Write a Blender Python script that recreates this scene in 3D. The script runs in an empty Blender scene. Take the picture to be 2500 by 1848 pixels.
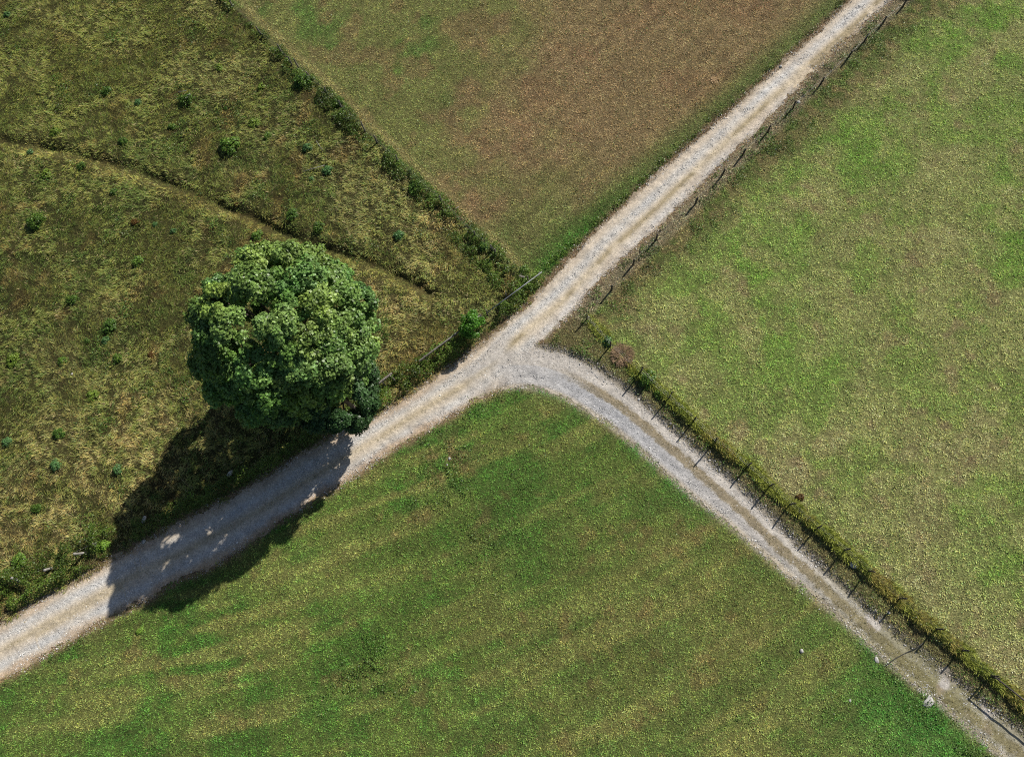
import bpy, math, random
import numpy as np
from mathutils import Matrix, Vector
random.seed(7)
RG = np.random.default_rng(11)
sc = bpy.context.scene
col = sc.collection

# ------------------------------------------------------------------ camera, sky, sun, exposure
F, CX, CY, H = 1727.0, 1250.0, 924.0, 44.0          # focal length in photo pixels, centre, drone height in metres
NADIR = (1390.0, 1430.0)
dn = np.array([(NADIR[0]-CX)/F, -(NADIR[1]-CY)/F, -1.0]); dn /= np.linalg.norm(dn)
upv = -dn
xw = np.array([1.0, 0, 0]) - upv*upv[0]; xw /= np.linalg.norm(xw)
R = np.array([xw, np.cross(upv, xw), upv])           # camera space -> world
cam = bpy.data.cameras.new('camera'); cam.sensor_fit = 'HORIZONTAL'; cam.sensor_width = 36
cam.lens = 36*F/2500; cam.clip_start = 0.5; cam.clip_end = 3000
camo = bpy.data.objects.new('camera', cam); col.objects.link(camo)
camo.matrix_world = Matrix.Translation((0, 0, H)) @ Matrix([list(map(float, r)) for r in R]).to_4x4()
sc.camera = camo

SUN_AZ, SUN_EL = 50.0, 36.0
world = bpy.data.worlds.new('World'); sc.world = world; world.use_nodes = True
wn = world.node_tree.nodes; bg = wn['Background']
sky = wn.new('ShaderNodeTexSky'); sky.sky_type = 'NISHITA'; sky.sun_disc = False
sky.sun_elevation = math.radians(SUN_EL); sky.sun_rotation = math.radians(90-SUN_AZ)
world.node_tree.links.new(sky.outputs[0], bg.inputs[0]); bg.inputs[1].default_value = 0.05
sun = bpy.data.lights.new('sun', 'SUN'); sun.energy = 4.6; sun.angle = math.radians(0.5); sun.color = (1, .95, .87)
suno = bpy.data.objects.new('sun', sun); col.objects.link(suno)
a, e = math.radians(SUN_AZ), math.radians(SUN_EL)
suno.rotation_euler = Vector((math.cos(e)*math.cos(a), math.cos(e)*math.sin(a), math.sin(e))).to_track_quat('Z', 'Y').to_euler()
suno.location = (20, 25, 30)
sc.view_settings.view_transform = 'Standard'; sc.view_settings.look = 'None'
sc.view_settings.exposure = 0.35; sc.view_settings.gamma = 1.0
sc.cycles.use_denoising = False; sc.cycles.filter_width = 1.1; sc.cycles.sample_clamp_indirect = 4
sc.cycles.max_bounces = 5; sc.cycles.diffuse_bounces = 3; sc.cycles.transmission_bounces = 3

# ------------------------------------------------------------------ helpers
def at(px, py, z=0.0):
    """ground point seen at a photo pixel"""
    r = R @ np.array([(px-CX)/F, -(py-CY)/F, -1.0])
    return np.array([0, 0, H]) + r*((z-H)/r[2])
def proj(x, y, z=0.0):
    d = np.stack([x, y, np.zeros_like(x)+z-H], -1) @ R
    return CX + F*d[..., 0]/-d[..., 2], CY - F*d[..., 1]/-d[..., 2]
def seen(x, y, m=150):
    u, v = proj(x, y)
    return (u > -m) & (u < 2500+m) & (v > -m) & (v < 1848+m)
K = 2500/2235.
def line(pts, k=1.0, ext=0):
    P = np.array([at(p[0]*k, p[1]*k)[:2] for p in pts])
    if ext:
        d0 = P[0]-P[1]; d1 = P[-1]-P[-2]
        P = np.vstack([P[0]+d0/np.hypot(*d0)*ext, P, P[-1]+d1/np.hypot(*d1)*ext])
    return P
def smooth(P, n=4):
    """Catmull-Rom resampling of a polyline"""
    Q = np.vstack([2*P[0]-P[1], P, 2*P[-1]-P[-2]]); out = []
    for i in range(1, len(Q)-2):
        p0, p1, p2, p3 = Q[i-1:i+3]
        for t in np.arange(n)/n:
            out.append(.5*(2*p1+(p2-p0)*t+(2*p0-5*p1+4*p2-p3)*t*t+(3*p1-p0-3*p2+p3)*t**3))
    out.append(P[-1]); return np.array(out)
def pdist(x, y, P):
    """distance to polyline and signed distance (positive on its left)"""
    best = np.full(x.shape, 1e9); side = np.zeros(x.shape)
    for a, b in zip(P[:-1], P[1:]):
        d = b-a; L = d@d
        t = np.clip(((x-a[0])*d[0]+(y-a[1])*d[1])/L, 0, 1)
        ex = x-a[0]-t*d[0]; ey = y-a[1]-t*d[1]
        q = ex*ex+ey*ey; m = q < best
        best[m] = q[m]; side[m] = np.sign(d[0]*ey-d[1]*ex)[m]
    r = np.sqrt(best); return r, r*side
def inside(x, y, P):
    c = np.zeros(x.shape, bool)
    for a, b in zip(P, np.roll(P, -1, 0)):
        if a[1] == b[1]: continue
        m = (a[1] > y) != (b[1] > y)
        c ^= m & (x < (b[0]-a[0])*(y-a[1])/(b[1]-a[1])+a[0])
    return c
TAB = RG.random((64, 256, 256)).astype(np.float32)
def vn(x, y, s, seed):
    T = TAB[seed % 64]; u = x/s+seed*17.3; v = y/s+seed*7.1
    iu = np.floor(u).astype(int); iv = np.floor(v).astype(int)
    fu = u-iu; fv = v-iv; fu = fu*fu*(3-2*fu); fv = fv*fv*(3-2*fv)
    a = iu & 255; b = iv & 255; a1 = (a+1) & 255; b1 = (b+1) & 255
    return (T[a, b]*(1-fu)+T[a1, b]*fu)*(1-fv)+(T[a, b1]*(1-fu)+T[a1, b1]*fu)*fv
def fbm(x, y, s, o=3, seed=0):
    r = 0; w = 0; c, sn = .8, .6
    for i in range(o):
        r = r+vn(x, y, s, seed+i)*.55**i; w += .55**i
        x, y = c*x-sn*y, sn*x+c*y; s *= .48
    return (r/w-.5)*1.6+.5
def ss(a, b, x):
    t = np.clip((x-a)/(b-a), 0, 1); return t*t*(3-2*t)
def lin(c):
    c = np.array(c, float)/255.; return np.where(c < .04045, c/12.92, ((c+.055)/1.055)**2.4)
def mixc(A, B, t):
    return A*(1-t[..., None])+B*t[..., None]
def blob(x, y, px, py, r, sx=1.0, ang=0.0, k=K):
    """soft patch at a photo pixel, r in metres, stretched sx along ang (degrees)"""
    p = at(px*k, py*k); dx = x-p[0]; dy = y-p[1]; a = math.radians(ang)
    u = (dx*math.cos(a)+dy*math.sin(a))/sx; v = -dx*math.sin(a)+dy*math.cos(a)
    return np.exp(-(u*u+v*v)/(r*r))

# ------------------------------------------------------------------ the plan of the place (lines read on the ground)
NWE = [(-60,1392),(0,1358),(60,1322),(130,1285),(205,1245),(250,1212),(330,1172),(420,1122),(540,1062),(620,1012),(690,970),(760,935),(830,900),(900,855),(960,812),(1040,760),(1090,715),(1140,672),(1185,625),(1225,580),(1270,533),(1330,475),(1400,410),(1470,345),(1540,285),(1600,235),(1660,180),(1720,125),(1780,70),(1850,5),(1900,-42)]
SEE = [(-60,1516),(0,1482),(60,1450),(130,1410),(205,1362),(300,1318),(380,1272),(480,1225),(560,1172),(640,1120),(700,1080),(760,1045),(850,985),(920,945),(990,903),(1040,868),(1100,835),(1150,785),(1180,745),(1205,722),(1250,678),(1290,630),(1340,580),(1400,525),(1440,490),(1490,440),(1560,370),(1620,312),(1680,255),(1735,197),(1800,130),(1860,75),(1950,-5),(2000,-48)]
BNE = [(1120,700),(1178,750),(1230,765),(1290,792),(1340,826),(1400,872),(1460,925),(1520,977),(1600,1047),(1680,1122),(1760,1202),(1830,1267),(1900,1332),(1980,1398),(2040,1446),(2100,1492),(2180,1556),(2240,1604),(2300,1655)]
BSW = [(960,870),(1040,872),(1080,852),(1130,843),(1180,848),(1230,865),(1275,890),(1330,925),(1380,965),(1440,1018),(1500,1070),(1560,1117),(1620,1166),(1680,1217),(1750,1277),(1830,1342),(1900,1405),(1950,1450),(1995,1488),(2050,1530),(2120,1592),(2180,1645),(2240,1700)]
nwe = smooth(line(NWE, K, 150)); see = smooth(line(SEE, K, 150))
bne = smooth(line(BNE, K)); bsw = smooth(line(BSW, K))
def extend_end(P, L):
    d = P[-1]-P[-4]; return np.vstack([P, P[-1]+d/np.hypot(*d)*L])
bne = extend_end(bne, 120); bsw = extend_end(bsw, 120)
MAINP = np.vstack([nwe, see[::-1]]); BRP = np.vstack([bne, bsw[::-1]])
MC = smooth(line([(-60,1455),(60,1388),(205,1305),(400,1205),(560,1118),(700,1030),(780,985),(850,940),(930,890),(1000,848),(1060,805),(1120,750),(1200,680),(1280,602),(1340,540),(1430,455),(1520,370),(1600,297),(1700,203),(1790,122),(1895,25),(1945,-25)], K, 150))
BC = smooth(line([(1090,795),(1190,800),(1300,850),(1380,905),(1450,965),(1530,1035),(1620,1115),(1700,1190),(1780,1262),(1860,1338),(1930,1402),(2000,1465),(2100,1545),(2200,1622),(2280,1690)], K)); BC = extend_end(BC, 120)
F1 = smooth(line([(520,-45),(569,16),(637,82),(686,127),(713,157),(759,194),(800,233),(836,266),(892,322),(921,350),(972,398),(1020,445),(1078,494),(1120,540),(1161,577),(1201,610),(1250,668),(1300,705)], 1, 0)); F1 = np.vstack([F1[0]+(F1[0]-F1[3])/np.hypot(*(F1[0]-F1[3]))*120, F1])
H3 = smooth(line([(1405,752),(1436,778),(1490,843),(1530,885),(1563,912),(1631,975),(1692,1029),(1745,1080),(1823,1138),(1877,1187),(1925,1232),(1994,1290),(2057,1344),(2114,1392),(2192,1461),(2281,1535),(2342,1587),(2412,1648),(2500,1722),(2560,1772)], 1)); H3 = extend_end(H3, 60)
TR1 = smooth(line([(-60,330),(0,342),(130,362),(250,392),(380,432),(520,492),(640,540),(740,588),(830,615),(930,650),(1010,690),(1060,720)], 1))
TR2 = smooth(line([(430,340),(480,430),(540,500)], 1))
def region(x, y):
    """0 meadow, 1 upper field, 2 right field, 3 lower field"""
    ymc = np.interp(x, MC[:, 0], MC[:, 1]); nw = y > ymc
    o = np.argsort(F1[:, 1]); xf = np.interp(y, F1[o, 1], F1[o, 0])
    ybc = np.interp(x, BC[:, 0], BC[:, 1]); jx = BC[0, 0]
    return np.where(nw, np.where(x < xf, 0, 1), np.where((x > jx) & (y > ybc), 2, 3))
def road_sd(x, y):
    """signed distance into the main track and the side track (positive inside)"""
    dm = np.minimum(pdist(x, y, nwe)[0], pdist(x, y, see)[0]); im = inside(x, y, MAINP)
    db = np.minimum(pdist(x, y, bne)[0], pdist(x, y, bsw)[0]); ib = inside(x, y, BRP)
    return np.where(im, dm, -dm), np.where(ib, db, -db)
def hgt(x, y, sd=None, reg=None):
    if sd is None: sd = np.maximum(*road_sd(x, y))
    if reg is None: reg = region(x, y)
    z = .10*(fbm(x, y, 9, 2, 3)-.5)
    md = (reg == 0)*ss(0.0, .8, pdist(x, y, F1)[0])*ss(-.3, -1.2, sd)
    z += md*(.14*(fbm(x, y, 2.2, 2, 5)-.5)+.08*(fbm(x, y, .7, 2, 6)-.5))
    d1 = pdist(x, y, TR1)[0]; d2 = pdist(x, y, TR2)[0]
    z -= .30*np.exp(-(d1/.45)**2)*(.5+fbm(x, y, 2.5, 2, 12))+.10*np.exp(-(d2/.5)**2)
    z += (reg != 0)*.05*(fbm(x, y, .5, 2, 8)-.5)
    z -= .20*ss(-.45, .25, sd)
    return z

# ------------------------------------------------------------------ mesh building
def quads_mesh(name, V, colr, per=4):
    """V (n,per,3) faces -> mesh with a face colour attribute"""
    n = len(V); me = bpy.data.meshes.new(name)
    me.vertices.add(n*per); me.vertices.foreach_set('co', V.astype(np.float32).ravel())
    me.loops.add(n*per); me.loops.foreach_set('vertex_index', np.arange(n*per, dtype=np.int32))
    me.polygons.add(n); me.polygons.foreach_set('loop_start', np.arange(0, n*per, per, dtype=np.int32))
    at_ = me.attributes.new('tint', 'FLOAT_COLOR', 'FACE') if False else me.attributes.new('tint', 'FLOAT_VECTOR', 'FACE')
    at_.data.foreach_set('vector', colr.astype(np.float32).ravel())
    me.update(); return me
def poly_mesh(name, V, Fc, tint=None, sm=False):
    me = bpy.data.meshes.new(name); Fc = np.asarray(Fc, dtype=np.int32); k = Fc.shape[1]
    me.vertices.add(len(V)); me.vertices.foreach_set('co', np.asarray(V, np.float32).ravel())
    me.loops.add(Fc.size); me.loops.foreach_set('vertex_index', Fc.ravel())
    me.polygons.add(len(Fc)); me.polygons.foreach_set('loop_start', np.arange(0, Fc.size, k, dtype=np.int32))
    if sm: me.polygons.foreach_set('use_smooth', np.ones(len(Fc), bool))
    if tint is not None:
        dom = 'POINT' if len(tint) == len(V) else 'FACE'
        t = me.attributes.new('tint', 'FLOAT_VECTOR', dom); t.data.foreach_set('vector', np.asarray(tint, np.float32).ravel())
    me.update(); return me
def link(name, me, mat, parent=None, **props):
    o = bpy.data.objects.new(name, me); col.objects.link(o)
    if mat is not None: me.materials.append(mat)
    if parent is not None: o.parent = parent
    for k, v in props.items(): o[k] = v
    return o
def root(name, loc, label, cat, group=None):
    o = bpy.data.objects.new(name, None); col.objects.link(o); o.location = [float(v) for v in loc]
    o.empty_display_size = .3; o['label'] = label; o['category'] = cat
    if group: o['group'] = group
    return o
def tube(pts, rad, n=8, cap=True, jit=0.0, seed=0):
    """tapered tube along points -> verts, quads"""
    rg = np.random.default_rng(seed); pts = np.array(pts, float); V = []; Q = []
    rad = np.broadcast_to(rad, (len(pts),))
    for i, p in enumerate(pts):
        d = pts[min(i+1, len(pts)-1)]-pts[max(i-1, 0)]; d /= np.linalg.norm(d)
        u = np.cross(d, [0.3, 0.2, 1.0] if abs(d[2]) < .8 else [1, 0.2, 0]); u /= np.linalg.norm(u); v = np.cross(d, u)
        for k in range(n):
            t = 2*math.pi*k/n; V.append(p+(u*math.cos(t)+v*math.sin(t))*rad[i]*(1+jit*rg.normal()))
    for i in range(len(pts)-1):
        for k in range(n): Q.append((i*n+k, i*n+(k+1) % n, (i+1)*n+(k+1) % n, (i+1)*n+k))
    if cap:
        for i, s in ((0, -1), (len(pts)-1, 1)):
            c = len(V); V.append(pts[i]); 
            for k in range(0, n, 2):
                a_, b_, c_ = i*n+k, i*n+(k+1) % n, i*n+(k+2) % n
                Q.append((c, a_, b_, c_) if s > 0 else (c, c_, b_, a_))
    return V, Q
def join(parts):
    V = []; Q = []
    for v, q in parts:
        k = len(V); V += list(v); Q += [tuple(i+k for i in f) for f in q]
    return V, Q

# ------------------------------------------------------------------ materials
def nt(name):
    m = bpy.data.materials.new(name); m.use_nodes = True; t = m.node_tree; t.nodes.clear()
    return m, t, t.nodes.new('ShaderNodeOutputMaterial')
def leaf_mat(name, trans=.25, rough=.5, spec=.25, gain=1.0):
    m, t, out = nt(name); N = t.nodes; L = t.links
    at_ = N.new('ShaderNodeAttribute'); at_.attribute_name = 'tint'
    src = at_.outputs['Vector']
    p = N.new('ShaderNodeBsdfPrincipled'); p.inputs['Roughness'].default_value = rough; p.inputs['Specular IOR Level'].default_value = spec
    tr = N.new('ShaderNodeBsdfTranslucent'); mx = N.new('ShaderNodeMixShader'); mx.inputs[0].default_value = trans
    L.new(src, p.inputs['Base Color']); L.new(src, tr.inputs['Color'])
    L.new(p.outputs[0], mx.inputs[1]); L.new(tr.outputs[0], mx.inputs[2]); L.new(mx.outputs[0], out.inputs[0])
    return m
def ground_mat(name, s1, s2, amt, bump, bdist, rough=.95, stones=False):
    m, t, out = nt(name); N = t.nodes; L = t.links
    at_ = N.new('ShaderNodeAttribute'); at_.attribute_name = 'tint'
    geo = N.new('ShaderNodeNewGeometry')
    n1 = N.new('ShaderNodeTexNoise'); n1.inputs['Scale'].default_value = s1; n1.inputs['Detail'].default_value = 4; n1.inputs['Roughness'].default_value = .7
    v = N.new('ShaderNodeTexVoronoi'); v.inputs['Scale'].default_value = s2
    L.new(geo.outputs['Position'], n1.inputs['Vector']); L.new(geo.outputs['Position'], v.inputs['Vector'])
    mr = N.new('ShaderNodeMapRange'); mr.inputs[1].default_value = .3; mr.inputs[2].default_value = .7; mr.inputs[3].default_value = 1-amt; mr.inputs[4].default_value = 1+amt
    L.new(n1.outputs[0], mr.inputs[0])
    sep = N.new('ShaderNodeSeparateColor'); L.new(v.outputs['Color'], sep.inputs[0])
    mr2 = N.new('ShaderNodeMapRange'); mr2.inputs[3].default_value = 1-amt*.8; mr2.inputs[4].default_value = 1+amt*.8
    L.new(sep.outputs[0], mr2.inputs[0])
    mu = N.new('ShaderNodeMath'); mu.operation = 'MULTIPLY'; L.new(mr.outputs[0], mu.inputs[0]); L.new(mr2.outputs[0], mu.inputs[1])
    vm = N.new('ShaderNodeVectorMath'); vm.operation = 'SCALE'; L.new(at_.outputs['Vector'], vm.inputs[0]); L.new(mu.outputs[0], vm.inputs['Scale'])
    p = N.new('ShaderNodeBsdfPrincipled'); p.inputs['Roughness'].default_value = rough; p.inputs['Specular IOR Level'].default_value = .15
    L.new(vm.outputs[0], p.inputs['Base Color'])
    ad = N.new('ShaderNodeMath'); ad.operation = 'SUBTRACT'; L.new(n1.outputs[0], ad.inputs[0])
    m3 = N.new('ShaderNodeMath'); m3.operation = 'MULTIPLY'; m3.inputs[1].default_value = .6; L.new(v.outputs['Distance'], m3.inputs[0]); L.new(m3.outputs[0], ad.inputs[1])
    b = N.new('ShaderNodeBump'); b.inputs['Strength'].default_value = bump; b.inputs['Distance'].default_value = bdist
    L.new(ad.outputs[0], b.inputs['Height']); L.new(b.outputs[0], p.inputs['Normal'])
    L.new(p.outputs[0], out.inputs[0]); return m
def solid_mat(name, c1, c2, scale=6, rough=.7, metal=0.0, stretch=(1, 1, 1), bump=.3):
    m, t, out = nt(name); N = t.nodes; L = t.links
    tc = N.new('ShaderNodeTexCoord'); mp = N.new('ShaderNodeMapping'); mp.inputs['Scale'].default_value = stretch
    L.new(tc.outputs['Object'], mp.inputs[0])
    n1 = N.new('ShaderNodeTexNoise'); n1.inputs['Scale'].default_value = scale; n1.inputs['Detail'].default_value = 5; L.new(mp.outputs[0], n1.inputs['Vector'])
    r = N.new('ShaderNodeValToRGB'); r.color_ramp.elements[0].position = .35; r.color_ramp.elements[1].position = .65
    r.color_ramp.elements[0].color = (*c1, 1); r.color_ramp.elements[1].color = (*c2, 1); L.new(n1.outputs[0], r.inputs[0])
    p = N.new('ShaderNodeBsdfPrincipled'); p.inputs['Roughness'].default_value = rough; p.inputs['Metallic'].default_value = metal
    L.new(r.outputs[0], p.inputs['Base Color'])
    b = N.new('ShaderNodeBump'); b.inputs['Strength'].default_value = bump; b.inputs['Distance'].default_value = .02; L.new(n1.outputs[0], b.inputs['Height']); L.new(b.outputs[0], p.inputs['Normal'])
    L.new(p.outputs[0], out.inputs[0]); return m
M_grass = leaf_mat('grass_blades', .22, .6, .2)
M_leaf = leaf_mat('leaves', .28, .42, .35)
M_soil = ground_mat('soil_and_thatch', 9, 14, .45, 1.0, .05)
M_road = ground_mat('crushed_stone', 7, 16, .22, .9, .025)
M_pebble = leaf_mat('loose_stone', 0.0, .85, .2)
M_wood = solid_mat('weathered_wood', (.10, .085, .07), (.24, .22, .19), 9, .85, 0, (1, 1, .2))
M_darkwood = solid_mat('dark_wood', (.035, .03, .025), (.09, .075, .06), 9, .85, 0, (1, 1, .2))
M_palewood = solid_mat('bleached_wood', (.18, .17, .15), (.36, .34, .31), 9, .8, 0, (1, 1, .2))
M_bark = solid_mat('bark', (.05, .04, .03), (.14, .11, .085), 5, .9, 0, (1, 1, .3), .6)
M_wire = solid_mat('galvanised_wire', (.2, .2, .2), (.35, .35, .35), 4, .4, .8)
M_metal = solid_mat('galvanised_tube', (.14, .15, .17), (.26, .27, .29), 3, .5, .1, bump=.05)
M_black = solid_mat('dark_line_mat', (.02, .02, .02), (.05, .05, .045), 5, .6)
M_stone = solid_mat('pale_limestone', (.28, .27, .25), (.5, .49, .46), 7, .8, bump=.7)

# ------------------------------------------------------------------ colours of the ground cover
G = .95
def pal(*c): return lin(c)*G
_p = at(560, 700); TSGN = -float(np.sign(pdist(np.array([_p[0]]), np.array([_p[1]]), TR1)[1][0]))
_p = at(1700, 1120); HSGN = float(np.sign(pdist(np.array([_p[0]]), np.array([_p[1]]), H3)[1][0]))
def field_colour(x, y, reg, sd, dF1, dH3):
    """colour of the plants growing at a point (their own colour, no light)"""
    n1 = fbm(x, y, 6, 3, 20); n2 = fbm(x, y, 2.0, 3, 24); n3 = fbm(x, y, .6, 2, 28); n4 = fbm(x, y, 11, 2, 31); n5 = fbm(x, y, 3.3, 3, 35)
    # rough meadow
    c0 = mixc(pal(96, 101, 50), pal(66, 82, 36), ss(.42, .75, n2*.5+n3*.5)*.8)
    c0 = mixc(c0, pal(116, 112, 66), ss(.50, .8, n5)*.5)
    c0 = mixc(c0, pal(120, 92, 60), ss(.68, .9, fbm(x, y, 1.5, 3, 39))*.4)
    c0 = mixc(c0, pal(108, 112, 52), blob(x, y, 180, 130, 11)*.5)
    c0 = mixc(c0, pal(146, 134, 84), np.clip(blob(x, y, 300, 980, 5, 1.6, 35)+blob(x, y, 960, 480, 2.6, 1.3, -45)+blob(x, y, 60, 1180, 4)+blob(x, y, 880, 640, 2.5), 0, 1)*ss(.35, .7, n3)*.7)
    c0 = mixc(c0, pal(120, 106, 62), np.clip(blob(x, y, 920, 800, 2.6, 1.3, 40), 0, 1)*.8)
    c0 = mixc(c0, pal(128, 124, 66), np.exp(-((pdist(x, y, TR1)[1]+.55*TSGN)/.45)**2)*.7)  # lighter strip: short grass, with the trough's sunlit side painted in
    # upper field
    ang = math.radians(48); v = -x*math.sin(ang)+y*math.cos(ang)
    st = .5+.5*np.sin(v*2*math.pi/1.25+2.5*n1)*ss(.3, .6, fbm(x, y, 5, 2, 33))
    br = np.clip(blob(x, y, 1560, 60, 17, 1.5, 45)*1.25+.25*(n5-.5)-.15*blob(x, y, 760, 60, 9), 0, 1)
    br = ss(.32, .95, br+.30*(n2-.5))*.85
    c1 = mixc(pal(114, 120, 68), pal(92, 116, 56), ss(.45, .75, n5))
    c1 = mixc(c1, pal(124, 108, 74), ss(.52, .75, n2)*.6)
    c1 = mixc(c1, pal(138, 118, 86), br)
    c1 = mixc(c1, pal(142, 110, 82), br*ss(.6, .8, n5)*.35)
    c1 = mixc(c1, pal(76, 108, 46), (ss(-2.6, -.4, sd)*.75+.5*blob(x, y, 1230, 560, 4, 1.5, 45)))
    c1 = c1*(1+.22*(st-.5))[..., None]
    # right field
    c2 = mixc(pal(138, 144, 88), pal(122, 138, 74), ss(.4, .7, n2))
    c2 = mixc(c2, pal(152, 142, 102), ss(.55, .8, n5)*.6)
    c2 = mixc(c2, pal(146, 124, 98), ss(.68, .9, fbm(x, y, 1.1, 3, 44))*.5)
    g = blob(x, y, 1650, 590, 4.5, 1.4, 60)+blob(x, y, 2130, 60, 5, 1.3, 60)+blob(x, y, 1850, 330, 3.5)+blob(x, y, 2230, 480, 4, 1.5, 80)+.7*blob(x, y, 1800, 780, 4)+.6*blob(x, y, 2180, 1200, 4)
    c2 = mixc(c2, pal(104, 142, 56), np.clip(g, 0, 1)*ss(.25, .62, n5*.5+n2*.5)*.8)
    far = pdist(x, y, see)[0]
    c2 = mixc(c2, mixc(pal(112, 104, 68), pal(80, 96, 46), ss(.45, .6, n3)), ss(4.6, 1.6, far+2*(n2-.5))*.85)
    # lower field
    d1 = at(1300, 1700); ang = math.radians(24); u = x*math.cos(ang)+y*math.sin(ang); v = -x*math.sin(ang)+y*math.cos(ang)
    st = fbm((u+.01*v*v)/9, v-.005*u*u, .75, 2, 50)
    c3 = mixc(pal(96, 120, 54), pal(76, 114, 46), ss(.4, .68, n2))
    c3 = mixc(c3, pal(124, 126, 70), ss(.45, .75, n5*.4+st*.6)*.75)
    c3 = mixc(c3, pal(124, 124, 72), np.clip(blob(x, y, 1500, 1400, 8, 1.6, 20), 0, 1)*.5)
    c3 = mixc(c3, pal(66, 98, 38), np.clip(blob(x, y, 1150, 1180, 6)+blob(x, y, 790, 1430, 3.5, 1.6, 40)+blob(x, y, 60, 1420, 4, 2, 25), 0, 1)*.5)
    c3 = mixc(c3, pal(120, 98, 70), .7*np.clip(blob(x, y, 1100, 1120, 1.3, 1.6, 50, 1)+.6*blob(x, y, 1180, 1270, .9, 1, 0, 1), 0, 1)*ss(.45, .6, n3))
    c3 = mixc(c3, pal(120, 98, 66), ss(.76, .95, fbm(x, y, 1.2, 3, 54))*.4)
    c3 = mixc(c3, pal(66, 122, 50), np.clip(blob(x, y, 2030, 1590, 3.6, 1.4, -10), 0, 1)*.8)
    c3 = mixc(c3, pal(56, 108, 42), ss(1.1, .3, pdist(x, y, bsw)[0])*ss(.35, .6, n1)*.7)
    c3 = c3*(1+.22*(st-.5))[..., None]
    c = np.choose(reg[..., None], [c0, c1, c2, c3])
    # strips beside the tracks, hedge line and unmown rim
    c = mixc(c, pal(118, 104, 76), ss(-.9, -.1, sd)*ss(.35, .6, n3)*.6)
    c = mixc(c, pal(150, 140, 92), (reg == 1)*ss(.5, .1, np.abs(dF1-.75))*.6)
    c = mixc(c, pal(120, 128, 56), (reg == 2)*ss(.5, .2, dH3)*.7)
    up = (reg == 2)*ss(-1.5, -.9, sd)*(pdist(x, y, bne)[0] > 1.5)
    c = mixc(c, pal(136, 126, 104), up*.75)
    dirt = (reg == 1)*ss(-.42, -.15, sd)
    c = mixc(c, pal(92, 76, 56), dirt*.8)
    verge = (reg == 2)*(pdist(x, y, bne)[0] < 2.4)*ss(.1, .5, pdist(x, y, H3)[1]*HSGN)
    c = mixc(c, pal(96, 92, 60), verge*.8)
    return c*(.86+.28*fbm(x, y, 1.2, 3, 60))[..., None]

def all_at(x, y):
    sm, sb = road_sd(x, y); sd = np.maximum(sm, sb); reg = region(x, y)
    return sm, sb, sd, reg, pdist(x, y, F1)[0], pdist(x, y, H3)[0]

# ------------------------------------------------------------------ ground: one sheet to the horizon, fine where it is near
def axis(lo, hi, step):
    c = np.arange(lo, hi+step/2, step); ex = np.cumsum(step*1.35**np.arange(1, 26))
    return np.concatenate([lo-ex[::-1], c, hi+ex])
gx = axis(-50, 38, .2); gy = axis(-14, 52, .2)
X, Y = np.meshgrid(gx, gy); xf, yf = X.ravel(), Y.ravel()
sm, sb, sd, reg, dF, dH = all_at(xf, yf)
z = hgt(xf, yf, sd, reg)
gc = field_colour(xf, yf, reg, sd, dF, dH)
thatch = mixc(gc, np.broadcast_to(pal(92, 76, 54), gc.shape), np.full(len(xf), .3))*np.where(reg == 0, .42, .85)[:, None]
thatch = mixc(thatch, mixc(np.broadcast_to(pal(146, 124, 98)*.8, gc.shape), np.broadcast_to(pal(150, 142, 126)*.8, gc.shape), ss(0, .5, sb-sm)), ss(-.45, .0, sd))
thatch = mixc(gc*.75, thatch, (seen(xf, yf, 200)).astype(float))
nx, ny = len(gx), len(gy); ii = np.arange(nx*ny).reshape(ny, nx)
Q = np.stack([ii[:-1, :-1], ii[:-1, 1:], ii[1:, 1:], ii[1:, :-1]], -1).reshape(-1, 4)
link('ground', poly_mesh('ground', np.stack([xf, yf, z], -1), Q, thatch, True), M_soil, kind='structure')

class Plan:
    """the plan of the place sampled on a fine grid, so that everything can be looked up quickly"""
    def __init__(s, x0, x1, y0, y1, st):
        s.x0, s.y0, s.st = x0, y0, st; s.xs = np.arange(x0, x1, st); s.ys = np.arange(y0, y1, st)
        X, Y = np.meshgrid(s.xs, s.ys); s.sh = X.shape; s.x, s.y = X.ravel(), Y.ravel()
    def get(s, A, x, y, near=False):
        u = np.clip((x-s.x0)/s.st, 0, s.sh[1]-1.001); v = np.clip((y-s.y0)/s.st, 0, s.sh[0]-1.001)
        if near: return A[np.rint(v).astype(int), np.rint(u).astype(int)]
        i = u.astype(int); j = v.astype(int); a = u-i; b = v-j
        if A.ndim == 3: a = a[:, None]; b = b[:, None]
        return (A[j, i]*(1-a)+A[j, i+1]*a)*(1-b)+(A[j+1, i]*(1-a)+A[j+1, i+1]*a)*b
PL = Plan(-50, 38.05, -14, 52.05, .1)
_sm, _sb, _sd, _reg, _dF, _dH = all_at(PL.x, PL.y)
PC = field_colour(PL.x, PL.y, _reg, _sd, _dF, _dH).reshape(*PL.sh, 3)
_r = lambda v: np.asarray(v).reshape(PL.sh)
A_sm, A_sb, A_reg, A_dF, A_dH = map(_r, (_sm, _sb, _reg, _dF, _dH))
A_dB = _r(pdist(PL.x, PL.y, bne)[0]); A_dS = _r(pdist(PL.x, PL.y, see)[0]); A_dN = _r(pdist(PL.x, PL.y, nwe)[0])
A_dT = _r(pdist(PL.x, PL.y, TR1)[0]); A_sF = _r(pdist(PL.x, PL.y, F1)[1]); A_mc = _r(pdist(PL.x, PL.y, MC)[1]); A_bc = _r(pdist(PL.x, PL.y, BC)[1])
A_sH = _r(pdist(PL.x, PL.y, H3)[1])
g = lambda A, x, y, near=False: PL.get(A, np.asarray(x, float), np.asarray(y, float), near)
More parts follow.
